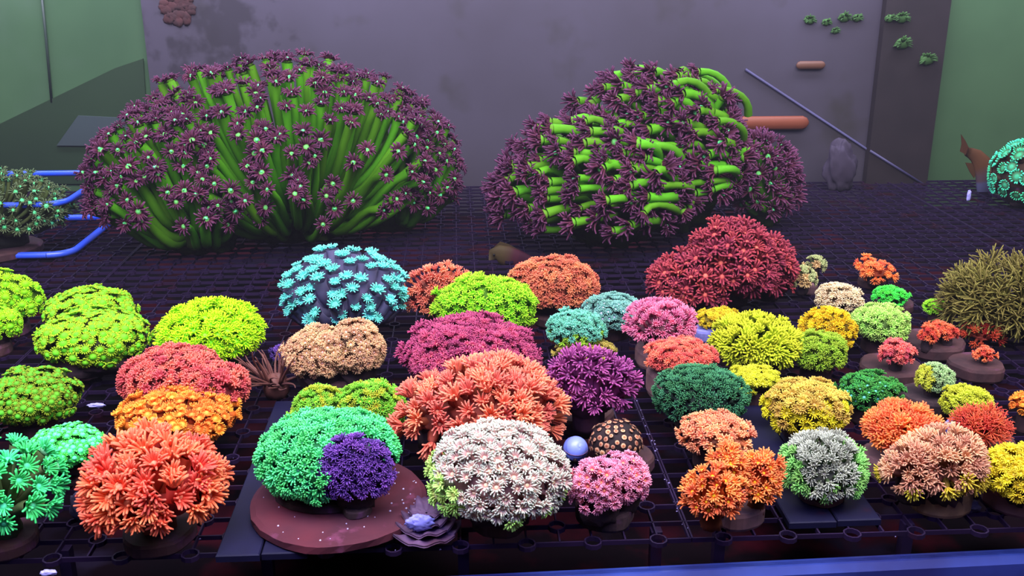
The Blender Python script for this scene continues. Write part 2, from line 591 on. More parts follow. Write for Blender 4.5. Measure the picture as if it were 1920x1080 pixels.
    if plug > 0:
        if plug_box:
            pc = at_z((plug_box[0] + plug_box[2]) / 2, (plug_box[1] + plug_box[3]) / 2, plug * 0.5)
            pr = (plug_box[2] - plug_box[0]) / 2 * (pc - EYE).dot(FWD) / F
        else:
            pc, pr = foot, plug_r * mounds[0][1].x
        v, f = disc_geo(pr, plug, SEED[0])
        obj('plug', mesh('plug', v, f, plug_mat or M_PLUG, smooth=False), root, (pc.x - foot.x, pc.y - foot.y, 0))
    STATS[label] = len(items)
    return root


# ------------------------------------------------------------------ the setting: tank bottom, grid, back wall, post, front rim, glass
CELL = 0.0235
GX0, GX1, GY1 = -1.15, 1.25, 1.735
GY0 = 0.612
floor = tag(thing('floor', None, None, (0, 0, 0)), kind='structure')
M_BOTTOM = mat_noise('tank_bottom', (5, 2, 7), (12, 3, 10), 14, 0.8, 0.2, spec=0.05, extra=[((44, 5, 16), 9, 0.50, 0.62), ((22, 16, 32), 12, 0.60, 0.68)])
V, Fc = [], []
box_geo(-1.5, 1.7, 0.30, 1.95, -0.075, -0.055, V, Fc)
tag(obj('bottom_pane', mesh('bottom_pane', V, Fc, M_BOTTOM, smooth=False), floor))
M_GRID = mat_noise('grid_plastic', (26, 16, 38), (32, 18, 46), 30, 0.6, 0.2, spec=0.15, extra=[((40, 11, 24), 16, 0.58, 0.68)])
xs_panel = [-49, -19, 7, 33, 53]                          # in cells
ys_panel = [26, 46, 74]
OX, OY = -0.08, 0.2
ring_r, bw, zt, zb = 0.0060, 0.0006, 0.0, -0.0035


def ring_geo(cx, cy, V, Fc, n=10):
    b = len(V)
    for k in range(n):
        a = 2 * math.pi * k / n
        for r, z in ((ring_r - bw, zt), (ring_r + bw, zt), (ring_r + bw, zb), (ring_r - bw, zb)):
            V.append((cx + r * math.cos(a), cy + r * math.sin(a), z))
    for k in range(n):
        k2 = (k + 1) % n
        for q in range(4):
            q2 = (q + 1) % 4
            Fc.append((b + k * 4 + q, b + k2 * 4 + q, b + k2 * 4 + q2, b + k * 4 + q2))


for pi in range(len(xs_panel) - 1):
    for pj in range(len(ys_panel) - 1):
        V, Fc = [], []
        i0, i1, j0, j1 = xs_panel[pi], xs_panel[pi + 1], ys_panel[pj], ys_panel[pj + 1]
        g = 0.0011
        for i in range(i0, i1 + 1):
            for j in range(j0, j1 + 1):
                x, y = (i + OX) * CELL, (j + OY) * CELL
                if i == i0: x += g
                if i == i1: x -= g
                if j == j0: y += g
                if j == j1: y -= g
                edge = i in (i0, i1) or j == j1 or (j == j0 and pj)
                rg = (i + j) % 2 == 0 and not edge
                if rg: ring_geo(x, y, V, Fc)

                def gap(ii, jj):
                    return ring_r if (ii + jj) % 2 == 0 and i0 < ii < i1 and (j0 < jj < j1 or (jj == j0 and not pj)) else 0
                if i < i1:
                    box_geo(x + gap(i, j), (i + 1 + OX) * CELL - gap(i + 1, j), y - bw, y + bw, zb, zt, V, Fc)
                if j < j1:
                    box_geo(x - bw, x + bw, y + gap(i, j), (j + 1 + OY) * CELL - gap(i, j + 1), zb, zt, V, Fc)
        tag(obj('grid_panel', mesh('grid_panel', V, Fc, M_GRID, smooth=False), floor))
        V, Fc = [], []
        for i in range(i0 + 1, i1, 6):
            for j in (j0 + 1, j1 - 1):
                box_geo(i * CELL - .004, i * CELL + .004, j * CELL - .004, j * CELL + .004, -0.056, zb, V, Fc)
        tag(obj('support_pegs', mesh('support_pegs', V, Fc, M_GRID, smooth=False), floor), kind='stuff')

V, Fc = [], []
rg = random.Random(44)
for _ in range(90):
    gx, gy = (7 + OX) * CELL + rg.gauss(0, .0016), rg.uniform(26.5, 46) * CELL
    if rg.random() < 0.5: gx, gy = rg.randrange(-18, 24) * CELL + rg.gauss(0, .003), rg.randrange(26, 40) * CELL + rg.gauss(0, .002)
    k = rg.uniform(.0003, .0008)
    b = len(V)
    V += [(gx + k, gy, zt), (gx - k, gy + k, zt), (gx - k, gy - k, zt), (gx, gy, zt + k * 1.4)]
    Fc += [(b, b + 1, b + 3), (b + 1, b + 2, b + 3), (b + 2, b, b + 3), (b, b + 2, b + 1)]
tag(obj('sediment_grains', mesh('sediment_grains', V, Fc, mat_noise('sediment', (150, 140, 190), (110, 100, 150)), smooth=False), floor), kind='stuff')
YB = 1.765
M_WGREEN = mat_noise('algae_glass', (64, 92, 60), (50, 76, 48), 3, 0.5, 0.0, extra=[((76, 92, 78), 2.2, 0.55, 0.8)])
V, Fc = [], []
box_geo(-1.6, 1.8, YB, YB + 0.012, -0.06, 0.75, V, Fc)
wb = tag(obj('wall_back', mesh('wall_back', V, Fc, M_WGREEN, smooth=False)), kind='structure')
M_PANEL = mat_noise('grey_panel', (62, 57, 68), (54, 49, 57), 4, 0.6, 0.0, extra=[((46, 42, 42), 11, 0.58, 0.75)])
nt = M_PANEL.node_tree
tc = nt.nodes.new('ShaderNodeTexCoord')
vd = nt.nodes.new('ShaderNodeVectorMath'); vd.operation = 'DISTANCE'
st = at_y(390, 20, YB)
vd.inputs[1].default_value = st
nt.links.new(tc.outputs['Object'], vd.inputs[0])
nz = nt.nodes.new('ShaderNodeTexNoise'); nz.inputs['Scale'].default_value = 26; nz.inputs['Detail'].default_value = 8
nt.links.new(tc.outputs['Object'], nz.inputs['Vector'])
ms = nt.nodes.new('ShaderNodeMath'); ms.operation = 'MULTIPLY_ADD'
ms.inputs[1].default_value = 1.6
nt.links.new(vd.outputs['Value'], ms.inputs[0])
nt.links.new(nz.outputs[0], ms.inputs[2])
mr = nt.nodes.new('ShaderNodeMapRange')
mr.inputs[1].default_value, mr.inputs[2].default_value, mr.inputs[3].default_value, mr.inputs[4].default_value = 0.52, 0.66, 0.75, 0.0
nt.links.new(ms.outputs[0], mr.inputs[0])
mx = nt.nodes.new('ShaderNodeMix'); mx.data_type = 'RGBA'
pb = nt.nodes['Principled BSDF']
nt.links.new(mr.outputs[0], mx.inputs[0])
nt.links.new(pb.inputs['Base Color'].links[0].from_socket, mx.inputs[6])
mx.inputs[7].default_value = (*lin((32, 28, 32)), 1)
nt.links.new(mx.outputs[2], pb.inputs['Base Color'])
xl, xr = at_y(272, 40, YB).x, at_y(1660, 40, YB).x
V, Fc = [], []
box_geo(xl, xr, YB - 0.012, YB - 0.0005, -0.055, 0.74, V, Fc)
tag(obj('trim_1', mesh('trim_1', V, Fc, M_PANEL, smooth=False)), kind='structure')
M_POST = mat_noise('dark_post', (28, 22, 23), (34, 27, 28), 20, 0.6, 0.1)
V, Fc = [], []
box_geo(at_y(1625, 330, YB - 0.03).x, at_y(1740, 330, YB - 0.03).x, YB - 0.03, YB - 0.013, -0.055, 0.73, V, Fc)
tag(obj('trim_2', mesh('trim_2', V, Fc, M_POST, smooth=False)), kind='structure')
# front rim of the tank and its clear front pane
M_RIM = mat_noise('blue_rim', (50, 70, 150), (36, 42, 100), 12, 0.35, 0.1, spec=0.5)  # blue light falling on the rim is put into its colour
a, b = at_z(940, 1078, -0.03), at_z(1920, 1031, -0.03)
d = (b - a).normalized(); nrm = Vector((d.y, -d.x, 0))
p0, p1 = a - d * 1.2, b + d * 0.8
V, Fc = [], []
prof = [(0.0, -0.03), (0.004, -0.026), (0.012, -0.026), (0.016, -0.031), (0.016, -0.054), (0.0, -0.054)]
for p in (p0, p1):
    for u, zz in prof: V.append((p.x + nrm.x * u, p.y + nrm.y * u, zz))
k = len(prof)
Fc += [(i, (i + 1) % k, k + (i + 1) % k, k + i) for i in range(k)] + [tuple(range(k))[::-1], tuple(range(k, 2 * k))]
tag(obj('trim_3', mesh('trim_3', V, Fc, M_RIM, smooth=False)), kind='structure')
m = bpy.data.materials.new('clear_glass')
nt, p = nodes_of(m)
tr = nt.nodes.new('ShaderNodeBsdfTransparent')
nt.links.new(tr.outputs[0], nt.nodes['Material Output'].inputs[0])
M_CLEAR = m
V, Fc = [], []
for p in (p0, p1):
    for u in (0.006, 0.010):
        for zz in (-0.026, 0.72): V.append((p.x + nrm.x * u, p.y + nrm.y * u, zz))
Fc = [(0, 1, 5, 4), (2, 6, 7, 3), (1, 3, 7, 5), (0, 4, 6, 2), (0, 2, 3, 1), (4, 5, 7, 6)]
tag(obj('window_1', mesh('window_1', V, Fc, M_CLEAR, smooth=False)), kind='structure')

# ------------------------------------------------------------------ the two big colonies at the back
M_MOUTH = mat_noise('green_mouth', (90, 255, 190), (120, 240, 60), 40, 0.25, 0.2, spec=0.6)
BIGPAL = ((98, 172, 30), (110, 150, 50), (120, 230, 120), (74, 28, 44), (112, 62, 98))
BIGKW = dict(n=28, rd=0.20, lt=0.36, e0=72, e1=-10, th=0.050, rows=2, mouth=0.05, jit=40)


def skip_left(px, py, rng):
    if py > 400 and rng.random() < 0.55: return True
    return ((px - 700) / 70) ** 2 + ((py - 300) / 85) ** 2 < 1 and rng.random() < 0.85


long_coral('huge purple tentacled coral with green stalks, the wider of the two big colonies', [(156, 185, 560, 515), (235, 102, 820, 500), (570, 170, 872, 470)], 37, BIGPAL, 300, fill=3.1, inner=0.42, stalk_w=0.46, c=0.75, plug=0.0, ry=0.8,
           mouth_mat=M_MOUTH, skip=skip_left, name='giant_flower_coral', group='big long-polyped corals at the back', inner_c=(0.05, 0, -0.42), base_col=(60, 80, 20), cover=112, sway=0.22, lean=0.55, var=0.3, amp=0.10, kw=BIGKW)


def flow_right(ctr, R, d, tip, b0, n0, n1, rng):
    if d.x > 0.62 or ctr.x > at_y(1400, 300, 1.4).x:
        return b0, n0, n1
    k = 0.5 + 0.5 * rng.random()
    b0 = tip + Vector((0.46 * R.x * k, 0.10 * R.y, -0.10 * R.z)) - Vector((d.x * R.x * 0.12, d.y * R.y * 0.3, d.z * R.z * 0.22))
    b0.z = max(0.02, b0.z)
    n0 = Vector((-0.3 + d.x * 0.5, d.y * 0.9, 0.35 + 0.5 * d.z)).normalized()
    n1 = (Vector((-1.0, -0.35, -0.15)) + Vector((rng.gauss(0, .3), rng.gauss(0, .25), rng.gauss(0, .25)))).normalized()
    return b0, n0, n1


long_coral('huge purple tentacled coral with green stalks all swept sideways by the current', [(912, 210, 1300, 500), (1040, 118, 1410, 480), (1350, 250, 1500, 450)], 46, BIGPAL, 225, fill=2.2, inner=0.5, stalk_w=0.36, c=0.75, plug=0.0, ry=0.8,
           mouth_mat=M_MOUTH, flow=flow_right, name='giant_flower_coral', group='big long-polyped corals at the back', inner_c=(0.22, 0.1, -0.25), base_col=(60, 84, 20), cover=112, var=0.3, skel=1.05, amp=0.12, kw=dict(BIGKW, e0=80, e1=25, lt=0.44))

# ------------------------------------------------------------------ middle rows
long_coral('pale lilac stalked coral with aqua tentacle crowns behind the peach coral', (525, 455, 768, 632), 27, ((128, 124, 158), (110, 180, 180), (100, 220, 200), (84, 210, 190), (130, 245, 225)), 66, inner=0.6, stalk_w=0.95, c=0.85,
           kw=dict(n=24, rd=0.27, lt=0.25, e0=68, e1=20, th=0.055, tip=1.3), inner_c=(0, 0, -0.35), plug_r=0.45, sway=0.10, lean=1.1, name='flower_coral')
SALMON = ((190, 85, 65), (235, 120, 90), (255, 190, 150), (238, 112, 82), (255, 150, 118))
coral('salmon pink coral half hidden behind the lime coral', (757, 496, 895, 610), 'shag', 21, SALMON, c=0.9, amp=0.15, ry=0.45)
coral('orange brown rounded coral in the gap below both big colonies', (955, 483, 1120, 590), 'knob', 17, ((150, 70, 40), (205, 95, 60), (240, 140, 100), (205, 100, 66), (232, 132, 96)), c=0.9, ry=0.65)
coral('bright lime dome coral in front of the salmon pink one', (815, 517, 1006, 628), 'fine', 22, ((90, 150, 10), (135, 210, 20), (170, 235, 60), (130, 215, 22), (190, 250, 60)), c=0.9, ry=0.6)
coral('magenta dome coral between the lime coral and the large salmon one', (760, 590, 1010, 745), 'fine', 20, ((110, 30, 60), (170, 60, 90), (240, 120, 120), (160, 46, 92), (205, 92, 128)), c=0.9, var=0.3)
coral('large shaggy salmon coral with plume like polyps in front of the magenta dome', [(742, 712, 900, 850), (800, 672, 1046, 850)], 'plume', 46, ((180, 80, 60), (230, 110, 85), (250, 170, 120), (236, 108, 84), (250, 142, 112)), c=0.85, amp=0.15, lean=0.3)
CREAM2 = ((150, 150, 110), (190, 190, 130), (230, 230, 120), (190, 190, 110), (190, 250, 120))
coral('big pale pink coral with cream and green tipped lower polyps near the front edge', (806, 792, 1064, 985), 'flower', 36, ((170, 125, 120), (215, 165, 155), (245, 215, 170), (214, 150, 148), (210, 222, 196)), pal2=CREAM2,
      split=lambda h, d, r: h + 0.25 * d.x * 0 < 0.36 + r.uniform(-0.1, 0.1) or (d.x < -0.55 and h < 0.6), c=0.9, amp=0.1, plug_r=0.4)
coral('peach coloured tightly packed coral on a dark plug in front of the aqua crowned coral', [(536, 612, 660, 716), (610, 600, 720, 712)], 'flower', 20, ((130, 82, 56), (195, 135, 98), (255, 210, 185), (196, 138, 96), (232, 186, 138)), c=0.9, plug=0.016, plug_box=(566, 690, 680, 738))
coral('yellow green coral peeping out behind the mint green dome', [(545, 725, 660, 830), (630, 714, 757, 830)], 'fine', 18, ((70, 110, 20), (120, 180, 40), (190, 180, 60), (105, 180, 40), (150, 225, 70)), pal2=((90, 110, 20), (160, 170, 40), (220, 180, 60), (170, 180, 36), (200, 220, 70)),
      split=lambda h, d, r: r.random() < 0.35, c=0.8, plug=0.0)
DISC_T = 0.008
DISC_Z = 0.0058 + DISC_T
coral('mint green dome coral on the big round brown disc', (485, 766, 745, 940), 'knob', 25, ((24, 90, 60), (46, 155, 90), (40, 105, 80), (48, 182, 96), (104, 245, 140)), c=0.75, plug=0.006, z=DISC_Z, plug_r=0.75, plug_mat=M_ROCK, amp=0.08,
      keep=lambda x, y: not (x > 610 and y > 822 and ((x - 668) / 72) ** 2 + ((y - 888) / 70) ** 2 < 1), name='flower_coral', lean=0.05)
coral('dark violet coral growing against the mint green dome on the round disc', (596, 818, 735, 956), 'fine', 23, ((50, 30, 80), (90, 50, 130), (120, 80, 150), (88, 52, 132), (132, 84, 180)), c=0.9, plug=0.006, z=DISC_Z, ry=0.6, amp=0.1, plug_r=0.4, plug_mat=M_ROCK)
coral('grey teal coral dome behind the violet stalked coral', (1095, 551, 1203, 622), 'flower', 17, ((60, 90, 90), (110, 150, 150), (200, 200, 220), (88, 150, 140), (140, 200, 180)), c=0.8)
coral('small teal coral with yellow green lower half beside the grey teal dome', (1026, 583, 1132, 650), 'fine', 16, ((50, 100, 80), (80, 160, 130), (150, 190, 170), (76, 165, 135), (130, 215, 180)), pal2=((110, 130, 20), (150, 190, 40), (190, 220, 60), (140, 190, 40), (180, 225, 70)), c=0.85)
coral('dull yellow coral peeping out above the violet stalked coral', (1040, 638, 1152, 676), 'fine', 14, ((120, 100, 40), (180, 160, 70), (210, 190, 100), (175, 155, 66), (205, 185, 90)), c=0.8, plug=0.004)
long_coral('violet stalked coral with drooping crowns on a brown round base', (1016, 650, 1192, 795), 36, ((124, 46, 104), (140, 56, 116), (165, 90, 140), (136, 50, 110), (176, 88, 150)), 36, inner=0.45, stalk_w=0.5, c=1.1, plug=0.014,
           kw=dict(n=18, rd=0.18, lt=0.42, e0=74, e1=35, th=0.065), inner_c=(0, 0, -0.25), ry=0.6, base_col=(70, 34, 50), sway=0.25, plug_box=(1025, 745, 1150, 812), skel=1.3)
coral('pinkish magenta coral on a rough pale stem beside the golden coral', (1175, 566, 1303, 648), 'shag', 21, ((140, 50, 80), (215, 90, 130), (240, 150, 170), (216, 84, 132), (240, 140, 170)), c=1.2, plug=0.018, plug_mat=M_PALE, plug_box=(1192, 640, 1284, 690), base_col=(120, 70, 80))
coral('salmon red low coral on a tall grey stump behind the dark green dome', (1212, 634, 1343, 702), 'fine', 16, ((150, 50, 40), (225, 85, 75), (250, 140, 110), (228, 84, 74), (250, 130, 105)), c=1.0, plug=0.026, plug_mat=M_PALE, plug_box=(1212, 682, 1330, 742))
coral('dark green dome coral with bright green tips above the peach orange coral', (1228, 688, 1399, 790), 'shag', 19, ((16, 36, 26), (28, 60, 44), (56, 100, 74), (24, 58, 46), (76, 150, 96)), c=0.9, amp=0.05)
coral('peach orange coral directly behind the tall orange coral', (1273, 775, 1411, 850), 'knob', 22, ((170, 80, 50), (235, 130, 85), (250, 180, 110), (236, 128, 84), (252, 165, 118)), c=0.95, plug=0.018)
long_coral('tall bushy orange coral with yellow mouths over a pale round plug near the front edge', [(1275, 862, 1400, 985), (1320, 828, 1405, 960), (1370, 842, 1474, 955)], 33, ((196, 84, 34), (235, 115, 55), (252, 205, 40), (236, 104, 48), (252, 142, 82)), 72, inner=0.42, stalk_w=0.46, c=0.95,
           plug=0.014, plug_mat=M_PALE, plug_box=(1330, 935, 1430, 975), kw=dict(n=20, rd=0.20, lt=0.34, e0=76, e1=30, th=0.062, tip=1.2, mouth=0.08), inner_c=(0, 0, -0.3), lean=0.35, sway=0.2, fill=2.6)
long_coral('yellow green coral with upright stubby polyps in the middle of the right half', [(1333, 584, 1505, 694)], 32, ((110, 130, 20), (160, 180, 40), (200, 210, 60), (160, 180, 28), (214, 222, 50)), 85, inner=0.62, stalk_w=0.5, c=0.85,
           kw=dict(n=18, rd=0.18, lt=0.42, e0=76, e1=45, th=0.07), inner_c=(0, 0, -0.15), sway=0.12)
coral('golden yellow dome coral behind the yellow green polyp cluster', (1500, 578, 1600, 662), 'fine', 18, ((150, 120, 10), (215, 175, 24), (240, 200, 60), (218, 172, 20), (245, 205, 40)), c=0.85)
coral('olive green coral below the golden yellow dome', (1482, 622, 1584, 696), 'fine', 18, ((80, 100, 20), (130, 165, 36), (160, 200, 70), (128, 165, 36), (170, 205, 60)), c=0.85)
coral('mustard yellow coral on a bluish white stone behind the magenta coral', (1305, 580, 1392, 616), 'fine', 15, ((140, 120, 10), (205, 180, 24), (230, 200, 60), (205, 175, 24), (235, 205, 50)), c=1.0, plug=0.012, plug_box=(1300, 604, 1348, 646), plug_mat=mat_noise('bluish_stone', (120, 120, 190), (80, 76, 130), 60, 0.8, 0.4))
coral('flat lemon yellow coral next to the dark green dome', (1366, 687, 1468, 738), 'flower', 19, ((120, 130, 10), (195, 200, 30), (220, 215, 80), (196, 198, 26), (225, 225, 60)), c=0.9, plug=0.016)
coral('mustard and gold bushy coral above the pale green dome', (1432, 711, 1588, 815), 'flower', 26, ((130, 100, 30), (190, 150, 60), (220, 180, 100), (196, 158, 62), (222, 190, 84)), pal2=((140, 130, 10), (205, 195, 30), (220, 210, 70), (210, 195, 24), (238, 222, 50)), split=lambda h, d, r: h < 0.55 + r.uniform(-.15, .15), c=0.9, plug_r=0.5)
coral('pale lilac and green dome coral on the black tiles', (1467, 813, 1620, 940), 'shag', 24, ((84, 104, 66), (155, 156, 134), (205, 195, 180), (150, 152, 132), (194, 200, 178)), pal2=((70, 120, 60), (130, 180, 90), (170, 210, 110), (120, 180, 90), (160, 235, 120)), split=lambda h, d, r: h < 0.42 + r.uniform(-.2, .2) or d.x > 0.6 + r.uniform(-.1, .1) or d.x < -0.75, c=0.85, plug=0.004, z=0.006)
coral('forest green coral on a plug right of the mustard bushy coral', (1572, 701, 1688, 772), 'flower', 23, ((14, 50, 20), (34, 100, 44), (110, 200, 180), (32, 104, 44), (76, 160, 66)), c=0.95, plug=0.012)
long_coral('fiery orange bushy coral on a pinkish plug', (1620, 752, 1760, 858), 34, ((205, 84, 36), (240, 110, 60), (250, 150, 90), (242, 100, 50), (255, 136, 78)), 75, inner=0.42, stalk_w=0.42, c=1.0, plug=0.016, plug_mat=M_PALE, plug_box=(1614, 838, 1700, 892), kw=dict(n=20, rd=0.17, lt=0.44, e0=76, e1=45, th=0.066), inner_c=(0, 0, -0.4), lean=0.25)
coral('tan peach coral with yellow lower polyps on a tan plug', [(1657, 830, 1770, 935), (1700, 806, 1843, 935)], 'plume', 33, ((150, 90, 70), (205, 140, 100), (230, 190, 140), (208, 136, 100), (236, 176, 136)), pal2=((150, 120, 40), (205, 180, 60), (220, 200, 90), (210, 178, 46), (235, 215, 70)), c=0.9, plug=0.016, plug_mat=mat_noise('tan_plug', (140, 110, 80), (100, 76, 60), 40, 0.85, 0.3), plug_box=(1706, 905, 1816, 952))
coral('bright yellow coral on a pinkish plug cut by the frame edge', (1848, 836, 1990, 940), 'flower', 26, ((150, 120, 10), (220, 195, 30), (240, 215, 80), (222, 196, 24), (248, 226, 60)), c=0.9, plug=0.016, plug_mat=M_PALE, plug_box=(1846, 895, 1990, 950))
coral('small lemon green coral above the red spiky one', (1768, 723, 1856, 782), 'flower', 19, ((120, 120, 20), (175, 185, 40), (210, 210, 80), (176, 184, 36), (212, 220, 64)), c=0.9, plug=0.014)
long_coral('red spiky coral with long fine tentacles beside the blue shell', (1786, 758, 1893, 840), 34, ((150, 40, 30), (205, 70, 50), (230, 110, 80), (206, 66, 44), (235, 100, 74)), 46, inner=0.45, stalk_w=0.22, c=1.0, plug=0.012, kw=dict(n=16, rd=0.1, lt=0.5, e0=60, e1=20, th=0.026), inner_c=(0, 0, -0.3), plug_box=(1800, 812, 1900, 850))
coral('small round pale green coral on a dark lump with a yellow patch', (1720, 682, 1785, 736), 'fine', 14, ((90, 110, 70), (140, 170, 110), (190, 200, 150), (140, 175, 110), (185, 220, 150)), pal2=((140, 140, 30), (190, 195, 50), (215, 215, 90), (190, 195, 44), (220, 225, 80)), split=lambda h, d, r: d.x < -0.45, c=1.3, plug=0.014, plug_box=(1688, 726, 1790, 772), plug_mat=M_ROCK)
coral('vivid orange coral cut off by the frame above the yellow one', (1896, 736, 1965, 782), 'cup', 16, ((190, 80, 20), (240, 125, 40), (255, 160, 60), (240, 120, 36), (255, 150, 60)), c=1.0, plug=0.014)
coral('pinkish red small coral on a wide brown disc plug', (1652, 637, 1712, 688), 'flower', 17, ((150, 40, 50), (225, 75, 80), (245, 120, 120), (226, 72, 78), (248, 120, 112)), c=1.3, plug=0.012, plug_box=(1612, 668, 1728, 716))
coral('red orange crescent shaped coral over a dark disc plug', [(1723, 612, 1758, 645), (1736, 603, 1780, 634), (1762, 608, 1795, 640)], 'fine', 13, ((170, 50, 30), (228, 80, 50), (250, 120, 90), (230, 78, 50), (250, 115, 85)), c=1.5, plug=0.013, plug_box=(1694, 622, 1806, 672))
coral('smallest orange red coral alone on a broad brown disc', (1827, 651, 1866, 678), 'knob', 13, ((190, 60, 30), (240, 95, 55), (255, 130, 90), (240, 90, 52), (255, 125, 90)), c=1.4, plug=0.013, plug_box=(1780, 664, 1880, 714))
coral('dim red coral low beside the olive brown anemone like coral', (1806, 606, 1880, 652), 'shag', 20, ((110, 30, 16), (170, 56, 30), (200, 80, 50), (165, 52, 28), (190, 74, 46)), c=0.8, plug=0.004)
coral('tiny lime coral beside the olive brown coral', (1733, 562, 1776, 590), 'fine', 12, ((100, 150, 20), (140, 225, 30), (180, 245, 70), (142, 228, 34), (185, 250, 70)), c=1.0, plug=0.008)
coral('pale mint lime coral behind the pinkish red small one', (1597, 571, 1704, 642), 'fine', 18, ((100, 140, 50), (155, 210, 80), (190, 235, 120), (158, 215, 84), (195, 240, 120)), c=0.95, plug=0.012)
coral('bright green thin crescent coral behind the pale mint lime one', (1637, 538, 1700, 570), 'fine', 13, ((20, 120, 20), (50, 210, 50), (100, 240, 90), (50, 215, 50), (100, 245, 90)), c=1.1, plug=0.01, plug_box=(1640, 558, 1712, 584))
coral('bright orange two lobed coral farthest back on the right', [(1604, 484, 1650, 516), (1614, 490, 1680, 532)], 'flower', 19, ((190, 60, 20), (242, 100, 45), (255, 140, 80), (245, 98, 45), (255, 130, 80)), c=0.95, plug=0.01)
coral('cream coloured small coral left of the green crescent', (1532, 533, 1616, 586), 'knob', 17, ((150, 120, 80), (215, 185, 130), (240, 220, 180), (218, 186, 132), (245, 222, 175)), c=0.9, plug=0.01)
coral('tan and olive tufted coral on a grey stone beside the crimson colony', [(1478, 500, 1530, 542), (1508, 479, 1549, 514)], 'flower', 18, ((120, 90, 50), (190, 150, 95), (225, 195, 140), (190, 150, 96), (225, 190, 130)), pal2=((80, 90, 50), (140, 145, 90), (200, 195, 140), (120, 130, 80), (190, 195, 130)), split=lambda h, d, r: r.random() < .5, c=1.2, plug=0.012, plug_mat=M_PALE)
long_coral('crimson bushy coral in front of the swept big colony', [(1210, 466, 1380, 592), (1275, 408, 1462, 590), (1390, 440, 1495, 575)], 34, ((104, 26, 36), (150, 50, 58), (225, 100, 90), (124, 36, 54), (170, 66, 80)), 170, inner=0.6, stalk_w=0.55, c=0.85, plug=0.0, kw=dict(n=16, rd=0.22, lt=0.34, e0=62, e1=15, th=0.07, tip=1.3), inner_c=(0, 0, -0.2), sway=0.18, lean=0.35, var=0.28, amp=0.18)
long_coral('olive brown anemone like coral with long pointed tentacles at the frame edge', (1770, 478, 2010, 650), 60, ((84, 84, 34), (110, 105, 50), (130, 125, 60), (100, 92, 40), (130, 120, 60)), 85, inner=0.4, stalk_w=0.2, c=0.8, plug=0.0, kw=dict(n=12, rd=0.10, lt=0.55, e0=60, e1=25, th=0.03), inner_c=(0.2, 0, -0.4), var=0.3)
coral('teal green coral with ring shaped polyps on a brown skeleton', (1857, 258, 2010, 402), 'ring', 26, ((60, 40, 24), (70, 60, 36), (70, 190, 130), (60, 215, 150), (90, 245, 180)), c=0.8, plug=0.0, base_col=(60, 40, 26), amp=0.06, lean=0)

# ------------------------------------------------------------------ left block
BUB = ((60, 80, 10), (118, 215, 36), (120, 235, 50), (146, 186, 28), (175, 215, 45))
coral('lime bubbly coral cut by the frame behind the smaller lime lobe', (-70, 507, 80, 615), 'bubble', 19, ((90, 140, 10), (145, 225, 24), (140, 240, 40), (155, 225, 20), (190, 245, 50)), c=0.85, ry=0.5)
coral('smaller lime coral lobe cut by the frame edge', (-90, 570, 42, 650), 'bubble', 18, ((90, 140, 10), (145, 225, 24), (140, 240, 40), (155, 230, 20), (190, 245, 50)), c=0.85, ry=0.5)
coral('tall yellow green bubbly coral with two tiers on a dark stem', [(90, 537, 250, 630), (75, 578, 276, 688)], 'bubble', 20, BUB, c=1.0, plug=0.012, base_col=(40, 44, 12))
long_coral('neon lime bushy coral behind the red and orange corals', (298, 556, 494, 692), 26, ((135, 205, 0), (160, 250, 20), (140, 255, 60), (160, 245, 5), (205, 255, 40)), 190, inner=0.68, stalk_w=0.6, c=0.85, kw=dict(n=16, rd=0.22, lt=0.32, e0=60, e1=15, th=0.06, tip=1.2), inner_c=(0, 0, -0.15), sway=0.15, lean=0.3)
coral('dull olive green bubbly coral at the frame edge', (-30, 689, 140, 800), 'bubble', 19, ((50, 70, 14), (90, 165, 36), (100, 205, 50), (104, 140, 26), (150, 175, 44)), c=0.85, base_col=(40, 46, 16))
coral('rosy red knobbly coral behind the orange cup coral', [(228, 650, 420, 765), (330, 680, 466, 775)], 'knob', 23, ((140, 40, 44), (205, 75, 70), (235, 120, 110), (205, 70, 68), (232, 108, 100)), c=0.85, amp=0.12)
coral('orange coral of small open cups between the rosy and the coral red ones', (220, 724, 440, 838), 'cup', 26, ((190, 80, 20), (235, 105, 30), (255, 170, 70), (242, 116, 32), (255, 150, 60)), c=0.8, plug=0.01, var=0.14)
long_coral('large coral red colony with long flopping polyps near the front edge', (150, 796, 424, 1012), 62, ((240, 100, 76), (250, 112, 80), (255, 150, 110), (250, 96, 64), (255, 126, 92)), 50, inner=0.33, stalk_w=0.42, c=0.95, plug=0.01, kw=dict(n=24, rd=0.19, lt=0.36, e0=76, e1=30, th=0.058), inner_c=(0, 0, -0.3), sway=0.25, lean=0.2, var=0.15)
coral('glowing mint and lime low coral on a pale round plug', (62, 794, 192, 876), 'bubble', 16, ((30, 150, 30), (90, 250, 150), (120, 255, 190), (60, 240, 80), (110, 255, 120)), c=1.1, plug=0.018, plug_mat=M_PALE, plug_box=(70, 838, 196, 892))
long_coral('teal green coral with long pale stalks cut by the frame near the front', (-130, 806, 116, 1020), 50, ((110, 130, 80), (100, 200, 140), (90, 240, 170), (66, 200, 110), (80, 245, 130)), 30, inner=0.33, stalk_w=0.40, c=0.95, plug=0.01, kw=dict(n=26, rd=0.22, lt=0.32, e0=60, e1=15, th=0.05, tip=1.3), inner_c=(0, 0, -0.3), sway=0.2)
